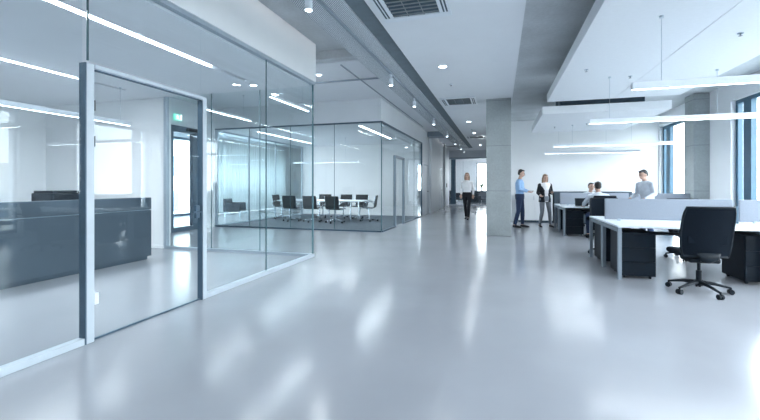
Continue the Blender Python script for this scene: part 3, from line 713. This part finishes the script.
def task_chair():
    r = thing('swivel_chair', '', 'chair', (0, 0, 0), 0)
    s = MB(); s.box(-.255, .255, -.28, .125, .43, .50); s.build('seat', M['mesh'], r, bevel=.035, seg=3)
    MB().box(-.16, .16, -.12, .16, .37, .43).build('mechanism', M['black'], r, bevel=.02)
    # backrest shell curved: grid
    def shell(t0, x_w, z0, z1, yoff, name, m_, th):
        mb = MB(); nx, nz = 12, 10; F = []; 
        for j in range(nz + 1):
            z = z0 + (z1 - z0) * j / nz; row = []
            for i in range(nx + 1):
                u = i / nx * 2 - 1
                ww = x_w * (1 - .10 * ((j / nz - .5) * 2) ** 4) * (.97 + .03 * min(1, j / nz * 2))
                x = u * ww; y = yoff + .05 * sin(pi * (1 - j / nz) * 0.5) * -1 - .045 * u * u + .07 * (j / nz) ** 2
                row.append((x, y, z))
            F.append(row)
        A = [[mb.b.verts.new(p) for p in row] for row in F]; B_ = [[mb.b.verts.new((p[0], p[1] + th, p[2])) for p in row] for row in F]
        for j in range(nz):
            for i in range(nx):
                mb.b.faces.new((A[j][i], A[j][i + 1], A[j + 1][i + 1], A[j + 1][i])); mb.b.faces.new((B_[j][i], B_[j + 1][i], B_[j + 1][i + 1], B_[j][i + 1]))
        per = [(0, i) for i in range(nx)] + [(j, nx) for j in range(nz)] + [(nz, i) for i in range(nx, 0, -1)] + [(j, 0) for j in range(nz, 0, -1)]
        for q in range(len(per)):
            a = per[q]; b = per[(q + 1) % len(per)]
            mb.b.faces.new((A[a[0]][a[1]], B_[a[0]][a[1]], B_[b[0]][b[1]], A[b[0]][b[1]]))
        return mb.build(name, m_, r, smooth=False), F
    o, F = shell(0, .262, .45, 1.02, .235, 'backrest', M['mesh'], .014)
    fr = MB(); nz, nx = 10, 12
    per = [F[0][i] for i in range(nx + 1)] + [F[j][nx] for j in range(1, nz + 1)] + [F[nz][i] for i in range(nx - 1, -1, -1)] + [F[j][0] for j in range(nz - 1, -1, -1)]
    per = [(p[0], p[1] + .007, p[2]) for p in per]
    fr.tube(per, .014, 8); fr.build('back_frame', M['black'], r, smooth=True)
    lb = MB(); lb.box(-.20, .20, .185, .20, .60, .69); lb.build('lumbar_pad', M['mesh'], r, bevel=.006)
    sp_ = MB(); sp_.tube([(0, .05, .39), (0, .2, .395), (0, .245, .43), (0, .235, .50)], [(.05, .02), (.06, .018), (.10, .014), (.12, .010)], 10); sp_.build('back_support', M['black'], r, smooth=True)
    c = MB(); c.tube([(0, 0, .10), (0, 0, .26)], .03, 14); c.tube([(0, 0, .26), (0, 0, .39)], .018, 14); c.build('gas_lift', M['black'], r)
    b = MB()
    for k in range(5):
        a = 2 * pi * k / 5 + .55; b.tube([(0, 0, .125), (cos(a) * .16, sin(a) * .16, .11), (cos(a) * .32, sin(a) * .32, .075)], [(.03, .025), (.022, .018), (.016, .012)], 10)
    b.tube([(0, 0, .08), (0, 0, .15)], .042, 14)
    bb = b.build('base', M['black'], r)
    for k in range(5):
        a = 2 * pi * k / 5 + .55; x, y = cos(a) * .32, sin(a) * .32; px, py = -sin(a), cos(a); cs = MB()
        for q in (-1, 1): cs.tube([(x + px * .006 * q, y + py * .006 * q, .03), (x + px * .028 * q, y + py * .028 * q, .03)], .03, 14)
        cs.tube([(x, y, .03), (x, y, .08)], .01, 8); cs.build('caster', M['black'], bb)
    return r
t0 = task_chair(); GC = 'black swivel chairs at the desks'
t0.scale = (.98, 1.02, 1.02); t0.location = (2.31, 5.76, 0); t0.rotation_euler.z = pi + .02; t0['group'] = GC
t0['label'] = 'black mesh swivel chair nearest the camera, back turned, in front of the first desk'
dup(t0, None, (1.94, 8.40, 0), .05, 'black swivel chair behind the left end of the front desk screen', GC)
dup(t0, None, (3.16, 8.3, 0), -.1, 'black swivel chair behind the front screen, seen under the desk beside the nearest chair', GC)
dup(t0, None, (3.85, 5.75, 0), pi - .1, 'black swivel chair at the right front desk beyond the right edge of the view', GC)
dup(t0, None, (2.32, 10.72, 0), pi + .1, 'black swivel chair under the seated man with his back turned', GC)
dup(t0, None, (2.62, 13.55, 0), .1, 'black swivel chair under the seated man who faces the camera', GC)

# cabinets along the back wall
def cab(x0, x1, z, m_, label, ndoor, y0=14.72):
    r = thing('low_cabinet', label, 'cabinet', ((x0 + x1) / 2, 14.95, 0), 0, 'low cabinets along the back wall'); h = (x1 - x0) / 2
    MB().box(-h, h, y0 - 14.95 + .02, .2, .08, z).build('body', m_, r, bevel=.003)
    MB().box(-h, h, y0 - 14.95 + .06, .2, 0, .08).build('plinth', M['dark'], r)
    for k in range(ndoor):
        a = -h + k * 2 * h / ndoor; b_ = -h + (k + 1) * 2 * h / ndoor
        dd = MB().box(a + .004, b_ - .004, y0 - 14.95, y0 - 14.95 + .018, .09, z - .03).build('door', m_, r, bevel=.002)
        MB().box(b_ - .06, b_ - .045, y0 - 14.955 - .008, y0 - 14.95, z - .25, z - .1).build('handle', M['alu'], dd)
cab(.62, 1.72, 1.03, M['wall'], 'white low cabinet behind the standing man and woman', 2)
cab(1.76, 2.9, 1.08, M['counter'], 'dark low cabinet at the left end behind the back row of desks', 2)
cab(2.92, 4.1, 1.08, M['counter'], 'dark low cabinet at the right end behind the back row of desks', 2)

# small desk things
def laptop(loc, rz, label):
    r = thing('laptop', label, 'laptop', loc, rz)
    MB().box(-.16, .16, -.11, .11, 0, .014).build('keyboard_base', M['grille'], r, bevel=.004)
    q = MB(); q.prism([(.11, .012), (.115, .012), (.19, .21), (.182, .212)], 'x', -.16, .16); q.build('display', M['black'], r)
laptop((2.05, 11.42, .74), 0, 'open dark laptop on the left back desk in front of the seated man')
for k, (x, y, lb) in enumerate(((2.86, 12.4, 'white paper cup on the back row beyond the front screen, left one'), (2.96, 12.42, 'white paper cup on the back row beyond the front screen, right one'))):
    r = thing('paper_cup', lb, 'cup', (x, y, .74), 0, 'paper cups')
    MB().tube([(0, 0, 0), (0, 0, .13)], [.03, .042], 16).build('cup_body', M['plastic'], r); MB().tube([(0, 0, .13), (0, 0, .14)], .044, 16).build('lid', M['desk'], r)
def monitor(loc, rz, label):
    r = thing('monitor', label, 'monitor', loc, rz, 'desk monitors')
    MB().box(-.28, .28, -.015, .015, .12, .45).build('display', M['black'], r, bevel=.005)
    MB().tube([(0, .02, .01), (0, .02, .2)], .018, 10).build('stem', M['black'], r); MB().box(-.11, .11, -.08, .1, 0, .012).build('foot', M['black'], r, bevel=.004)

# ------------------------------------------------------------------ far room furniture
for k, (x, lb) in enumerate(((-4.1, 'dark low shelf unit at the left through the far opening'), (-1.3, 'dark low shelf unit on the right through the far opening, under the bright window'))):
    r = thing('low_shelf', lb, 'shelf', (x, 29.2, 0), 0)
    b = MB(); b.box(-.9, .9, -.2, .2, 0, .05); b.box(-.9, .9, -.2, .2, .85, .9); b.box(-.9, .9, .17, .2, .05, .85); b.box(-.9, -.87, -.2, .17, .05, .85); b.box(.87, .9, -.2, .17, .05, .85); b.box(-.015, .015, -.2, .17, .05, .85)
    b.build('carcass', M['counter'], r, bevel=.003); MB().box(-.87, .87, -.19, .17, .44, .46).build('shelf_board', M['counter'], r)
for k, (x, y, rz, lb) in enumerate(((-1.0, 28.1, .3, 'dark upholstered armchair right of the walking woman in the far room'), (-2.95, 28.3, -.3, 'dark upholstered armchair left of the walking woman in the far room'))):
    a = thing('lounge_armchair', lb, 'armchair', (x, y, 0), rz, 'armchairs in the far room')
    m_ = M['sofa']
    MB().box(-.34, .34, -.34, .28, .28, .42).build('seat', m_, a, bevel=.05, seg=3); MB().box(-.38, .38, .22, .36, .25, .76).build('backrest', m_, a, bevel=.05, seg=3)
    for s in (-1, 1): MB().box(s * .38, s * .28, -.32, .25, .25, .60).build('armrest', m_, a, bevel=.04, seg=3)
    for sx in (-.3, .3):
        for sy in (-.28, .28): MB().tube([(sx, sy, .27), (sx * 1.08, sy * 1.08, 0)], [.016, .010], 8).build('leg', M['chrome'], a)
g = thing('glass_partition', 'glass screen beyond the far opening with a dark post', 'glass wall', (-3.0, 27.6, 0))
run(g, 'x', -1.5, 1.6, [.6], .04, 2.9, m='glasst'); MB().box(-.2, .12, -.06, .06, 0, 3.5).build('post', M['dkframe'], g, bevel=.004)
MB().box(-1.5, -.2, -.03, .03, 0, .04).build('floor_rail', M['dkframe'], g)
p = thing('potted_plant', 'small green plant in a pot on the far shelf under the window', 'plant', (-1.25, 29.2, .9))
MB().tube([(0, 0, 0), (0, 0, .2)], [.09, .12], 16).build('pot', M['wall'], p)
lv = MB()
for k in range(26):
    a = random.uniform(0, 2 * pi); l = random.uniform(.15, .4); z = random.uniform(.3, .75); d_ = V((cos(a), sin(a), 0))
    lv.tube([(0, 0, .18), tuple(d_ * l * .5 + V((0, 0, z * .8))), tuple(d_ * l + V((0, 0, z)))], [(.004, .004), (.035, .005), (.003, .003)], 6)
lv.build('foliage', M['leaf'], p)

# ------------------------------------------------------------------ outside
struct(MB().box(-90, 90, -70, 110, -9.2, -9).build('ground', M['ground']))
def building(x, y, wx, wy, h, label, side, z0=-9):
    r = thing('office_building', label, 'building', (x, y, z0)); MB().box(-wx, wx, -wy, wy, 0, h).build('wall', M['facade'], r)
    X = wx * side
    n = int(2 * wy / 4)
    for j in range(int(h / 3.4)):
        for i in range(n):
            yy = -wy + 2 + i * 4 - .0
            MB().box(X - .04, X + .04, yy - .2, yy + 1.7, 1 + j * 3.4, 2.9 + j * 3.4).build('window', M['facadewin'], r)
building(-34, 34, 4, 14, 22, 'pale stone building seen outside through the glazed door', 1)
building(34, 6, 4, 16, 12, 'pale building outside the right hand windows', -1)

# ------------------------------------------------------------------ people
def remesh(o, vox, sm=4):
    a = o.modifiers.new('r', 'REMESH'); a.mode = 'VOXEL'; a.voxel_size = vox; a.use_smooth_shade = True
    b = o.modifiers.new('s', 'SMOOTH'); b.factor = .5; b.iterations = sm
    dg = bpy.context.evaluated_depsgraph_get(); me = bpy.data.meshes.new_from_object(o.evaluated_get(dg))
    old = o.data; o.modifiers.clear(); o.data = me; bpy.data.meshes.remove(old)
    for p in me.polygons: p.use_smooth = True
    return o
def hand(mb, wr, el, down, side, curl=.5, s=1.):
    """palm and five fingers continuing the forearm; down = palm direction"""
    d = (V(wr) - V(el)).normalized(); n = V(down) - d * V(down).dot(d); n.normalize(); a = d.cross(n).normalized() * side
    w0 = V(wr); kn = w0 + d * .085 * s
    mb.tube([w0 - d * .02, w0 + d * .03 * s, kn + d * .008], [(.026, .022), (.036, .017), (.041, .014)], 12, flat=tuple(n))
    L = [.070, .080, .074, .058]
    for i in range(4):
        b0 = kn + a * (.030 - .020 * i) * s - d * .01; l = L[i] * s
        d1 = (d * cos(curl * .5) + n * sin(curl * .5)); d2 = (d * cos(curl * 1.4) + n * sin(curl * 1.4)); d3 = (d * cos(curl * 2.3) + n * sin(curl * 2.3))
        p1 = b0 + d1 * l * .5; p2 = p1 + d2 * l * .32; p3 = p2 + d3 * l * .26
        mb.tube([b0, p1, p2, p3], [.0088, .0083, .0076, .006], 8)
    t0_ = w0 + d * .025 * s + a * .025 * s; t1 = t0_ + (d * .6 + a * .8).normalized() * .036 * s + n * .008; t2 = t1 + (d * .9 + a * .35 + n * .3).normalized() * .028 * s
    mb.tube([t0_ - a * .01, t1, t2], [.013, .0105, .008], 8)

def person(label, loc, rz, J, top, bottom, hairm, hair, sleeves='long', jacket=None, skirtlong=1, female=False, untuck=False, head_tilt=0., head_turn=0., shoes=True, crop=1.0, group=None):
    """J: joints in local metres, facing -y. keys: pel, chest, neck, head, kl kr al ar (knee, ankle), el er wl wr (elbow, wrist), fl fr (foot dir)"""
    r = thing('person', label, 'person', loc, rz, group)
    P_ = {k: V(v) for k, v in J.items()}
    pel, ch, nk, hd = P_['pel'], P_['chest'], P_['neck'], P_['head']
    sw = .165 if female else .190; hw = .095
    sx = P_.get('across', V((1, 0, 0))).normalized()
    sl, sr = nk + sx * sw + V((0, 0, -.085)), nk - sx * sw + V((0, 0, -.085))
    hl, hr = pel + sx * hw, pel - sx * hw
    tw = .92 if female else 1.0
    def torso(mb, g=0., low=.06):
        up = (nk - pel); mid = (pel + ch) / 2
        mb.tube([pel - up.normalized() * low, pel + up * .06, mid + up * .02, ch, nk - up * .19, nk - up * .06, nk + up * .02],
                [(.150 * (1.0 if not female else 1.02) + g, .105 + g), (.158 * tw + g, .112 + g), (.132 * tw + g, .098 + g), (.158 * tw + g, .115 + g), (.165 * tw + g, .110 + g), (.11 + g, .08 + g), (.052 + g * .6, .054 + g * .6)], 24, flat=tuple(sx.cross(up).normalized()))
        for s_ in (sl, sr): mb.tube([nk - up * .12, s_], [.06 + g, .055 + g], 12)
    def arm(mb, s_, e, w_, g=0., end=1.):
        mb.ball(s_, .058 + g, 2); mb.tube([s_, s_ * .5 + e * .5, e], [.050 + g, .044 + g, .038 + g], 14)
        mb.ball(e, .039 + g, 2); w2 = e + (w_ - e) * end; mb.tube([e, e + (w2 - e) * .35, w2], [.038 + g, .036 + g, .025 + g * 1.0], 14)
    def leg(mb, h, k, a, g=0., end=1.):
        mb.ball(h, .088 + g, 2); mb.tube([h, h * .6 + k * .4, k], [.088 + g, .075 + g, .052 + g], 16)
        mb.ball(k, .053 + g, 2); a2 = k + (a - k) * end; mb.tube([k, k + (a2 - k) * .3, a2], [.052 + g, .053 + g, .036 + g * 1.1], 16)
    # rotation of the head
    hr_ = (Matrix.Rotation(head_turn, 3, 'Z') @ Matrix.Rotation(head_tilt, 3, 'X'))
    hp = lambda x, y, z: hd + hr_ @ V((x, y, z))
    mb = MB(); torso(mb)
    mb.tube([nk - V((0, 0, .03)), nk * .4 + hd * .6], [.056, .050], 14)
    mb.ball(hp(0, .012, .02), (.074, .092, .098), 3, hr_); mb.ball(hp(0, -.022, -.045), (.056, .066, .066), 2, hr_)
    mb.tube([hp(0, -.09, .012), hp(0, -.108, -.022), hp(0, -.09, -.03)], [.009, .015, .011], 8)
    for q in (-1, 1): mb.ball(hp(q * .076, .005, -.005), (.010, .018, .030), 2, hr_)
    for e, w_, s_, q in ((P_['el'], P_['wl'], sl, 1), (P_['er'], P_['wr'], sr, -1)):
        arm(mb, s_, e, w_); hand(mb, w_, e, P_.get('palm', V((0, .2, -1))), q, J.get('curl', .5) if isinstance(J.get('curl', .5), float) else .5)
    feet = []
    for h, k, a, f in ((hl, P_['kl'], P_['al'], P_['fl']), (hr, P_['kr'], P_['ar'], P_['fr'])):
        leg(mb, h, k, a); fd = f.normalized(); feet.append((a, fd))
        mb.tube([a + V((0, 0, -.01)) - fd * .02, a + fd * .07 + V((0, 0, -.045)), a + fd * .16 + V((0, 0, -.062))], [.034, .033, .024], 10)
    body = mb.build('body', M['skin'], r); remesh(body, .0065, 3)
    # face
    for q in (-1, 1):
        MB().ball(hp(q * .030, -.083, .012), (.011, .007, .007), 2, hr_).build('eye', M['eye'], r, smooth=True)
        MB().tube([hp(q * .016, -.091, .032), hp(q * .030, -.091, .036), hp(q * .046, -.082, .031)], .004, 6).build('eyebrow', M[hairm], r)
    MB().ball(hp(0, -.088, -.058), (.022, .007, .007), 2, hr_).build('mouth', M['lip'], r, smooth=True)
    hb = MB(); hb.ball(hp(0, .034, .044), (.081, .084, .086), 3, hr_)
    if hair == 'short':
        hb.ball(hp(0, .05, .0), (.078, .065, .07), 2, hr_); hb.ball(hp(0, -.025, .098), (.06, .055, .026), 2, hr_)
    else:
        hb.ball(hp(0, -.02, .096), (.066, .056, .028), 2, hr_)
        for q in (-1, 1): hb.tube([hp(q * .06, .01, .05), hp(q * .078, .012, -.03), hp(q * .080, .02, -.11), hp(q * .065, .02, -.19)], [.03, .028, .030, .016], 10)
        hb.tube([hp(0, .05, .05), hp(0, .085, -.03), hp(0, .085, -.12), hp(0, .07, -.2)], [(.07, .05), (.08, .04), (.08, .035), (.05, .02)], 14)
    remesh(hb.build('hair', M[hairm], r), .009, 3)
    # clothes
    mb = MB(); torso(mb, .018 if untuck else .014, .09 if untuck else .0)
    for e, w_, s_ in ((P_['el'], P_['wl'], sl), (P_['er'], P_['wr'], sr)): arm(mb, s_, e, w_, .010, .94)
    remesh(mb.build('shirt', M[top], r), .010, 3)
    if jacket:
        up = nk - pel; fwd = sx.cross(up).normalized() * -1
        mb = MB()
        for e, w_, s_, q in ((P_['el'], P_['wl'], sl, 1), (P_['er'], P_['wr'], sr, -1)):
            arm(mb, s_, e, w_, .018, .9)
            c_ = sx * q
            mb.tube([pel + c_ * .095 + V((0, .015, -.10)), pel + up * .4 + c_ * .08 + V((0, .015, 0)), ch + c_ * .09 + V((0, .015, 0)), s_ - c_ * .05], [(.098, .145), (.078, .130), (.088, .145), (.05, .08)], 16)
        mb.tube([pel + V((0, .09, -.06)), pel + up * .4 + V((0, .07, 0)), ch + V((0, .075, 0)), nk - up * .1 + V((0, .03, 0))], [(.12, .05), (.10, .05), (.12, .06), (.08, .05)], 16)
        remesh(mb.build('jacket', M[jacket], r), .010, 3)
    mb = MB(); up = (nk - pel).normalized()
    mb.tube([pel - up * .07, pel + up * .04, pel + up * .10], [(.162, .128), (.184 * tw, .138), (.176 * tw, .132)], 20, flat=tuple(sx.cross(up).normalized()))
    for h, k, a in ((hl, P_['kl'], P_['al']), (hr, P_['kr'], P_['ar'])): leg(mb, h, k, a, .012 if not female else .007, .97)
    remesh(mb.build('trousers', M[bottom], r), .010, 3)
    for a, fd in feet:
        z0 = a.z - .085; mb = MB(); A2 = V((a.x, a.y, 0)); side = fd.cross(V((0, 0, 1)))
        mb.tube([A2 - fd * .06 + V((0, 0, z0 + .038)), A2 + V((0, 0, z0 + .055)), A2 + fd * .08 + V((0, 0, z0 + .042)), A2 + fd * .16 + V((0, 0, z0 + .032)), A2 + fd * .205 + V((0, 0, z0 + .026))],
                [(.034, .036), (.040, .052), (.043, .040), (.042, .030), (.026, .022)], 14)
        mb.box(0, .0001, 0, .0001, 0, .0001) if False else None
        o = mb.build('shoe', M['shoe'], r, smooth=True)
    return r

std = dict(pel=(0, 0, .93), chest=(0, .0, 1.22), neck=(0, .005, 1.47), head=(0, -.02, 1.645),
           kl=(.105, -.02, .50), al=(.11, .03, .085), kr=(-.105, -.02, .50), ar=(-.11, .03, .085), fl=(.15, -1, 0), fr=(-.15, -1, 0),
           el=(.26, .05, 1.13), wl=(.27, -.04, .88), er=(-.26, .05, 1.13), wr=(-.27, -.04, .88))
def pose(**k): d = dict(std); d.update(k); return d
# walking woman, toward the camera
person('woman in white blouse and black trousers walking down the corridor towards us', (-1.19, 15.4, 0), -.08,
       pose(head=(0, -.02, 1.645), kl=(.075, -.10, .51), al=(.06, -.10, .085), kr=(-.07, -.0, .49), ar=(-.055, .12, .095), fl=(0, -1, 0), fr=(0, -1, 0), palm=(0, 0, 0) and (0, 1, 0),
            el=(.22, .08, 1.16), wl=(.22, .0, .92), er=(-.22, .06, 1.16), wr=(-.21, -.08, .93)),
       'shirtwhite', 'blackcloth', 'hairblond', 'long', female=True)
# man in blue shirt, facing right (+x) and slightly to camera; holding tablet
mrot = pi / 2 - .25
person('man in light blue shirt and navy trousers standing beside the column, showing a phone', (.58, 12.95, 0), mrot,
       pose(kl=(.10, -.06, .50), al=(.12, -.05, .085), kr=(-.11, .02, .50), ar=(-.13, .12, .085),
            el=(.25, -.06, 1.16), wl=(.13, -.25, 1.10), er=(-.26, -.05, 1.16), wr=(-.13, -.26, 1.10), palm=(0, 0, 1) , head=(0, -.05, 1.65)),
       'shirtblue', 'navy', 'hairdark', 'short', head_tilt=.25)
def world(loc, rz, p): return V(loc) + Matrix.Rotation(rz, 3, 'Z') @ V(p)
q = world((.58, 12.95, 0), mrot, (.02, -.345, 1.115))
ph = thing('phone', 'dark phone held in front of him by the man in the blue shirt', 'phone', tuple(q), mrot); MB().box(-.11, .11, -.05, .05, 0, .01).build('phone_body', M['black'], ph, bevel=.003)
wrot = .35
person('woman in black jacket, white top and light grey trousers standing by the back desks', (1.33, 13.3, 0), wrot,
       pose(kl=(.12, -.08, .49), al=(.17, -.04, .085), kr=(-.10, .0, .49), ar=(-.14, .08, .085),
            el=(.23, .0, 1.13), wl=(.13, -.22, 1.15), er=(-.22, .03, 1.14), wr=(-.24, -.20, 1.05), palm=(0, 0, 1), head=(0, -.03, 1.63)),
       'shirtwhite', 'greycloth', 'hairblond', 'long', jacket='blackcloth', female=True, untuck=True, head_tilt=.2).scale = (.94, .94, .93)
q = world((1.33, 13.3, 0), wrot, (.085, -.297, 1.083))
ph = thing('notebook', 'small dark notebook held by the woman in the black jacket', 'notebook', tuple(q), wrot); MB().box(-.05, .05, -.035, .035, 0, .018).build('notebook_body', M['black'], ph, bevel=.003)
# standing colleague behind the front screen, facing left
person('colleague with short dark hair in pale blue shirt standing between the desk rows, looking left', (3.22, 10.55, 0), -pi / 2 + .45,
       pose(pel=(0, .04, .93), neck=(0, -.03, 1.46), head=(0, -.09, 1.60), el=(.25, -.02, 1.15), wl=(.2, -.25, 1.03), er=(-.25, -.02, 1.15), wr=(-.2, -.25, 1.03)),
       'shirtgrey', 'navy', 'hairdark', 'short', head_tilt=.35).scale = (1.0, 1.0, .955)
# seated man, back to us, at the back row near side
sit = dict(pel=(0, .10, .60), chest=(0, .02, .87), neck=(0, -.07, 1.09), head=(0, -.14, 1.245), kl=(.15, -.33, .56), al=(.15, -.30, .085), kr=(-.15, -.33, .56), ar=(-.15, -.30, .085), fl=(.1, -1, 0), fr=(-.1, -1, 0),
           el=(.30, -.16, .85), wl=(.24, -.38, .79), er=(-.30, -.16, .85), wr=(-.24, -.38, .79))
person('seated man with dark hair and pale shirt seen from behind at the back desk', (2.30, 10.72, 0), pi + .15,
       dict(sit, head=(0, -.15, 1.26), neck=(0, -.08, 1.105)), 'shirtgrey', 'navy', 'hairdark', 'short', head_tilt=.1)
person('seated man facing the camera across the back desk screen', (2.60, 13.50, 0), .25,
       dict(sit), 'shirtgrey', 'blackcloth', 'hairdark', 'short', head_tilt=.05)
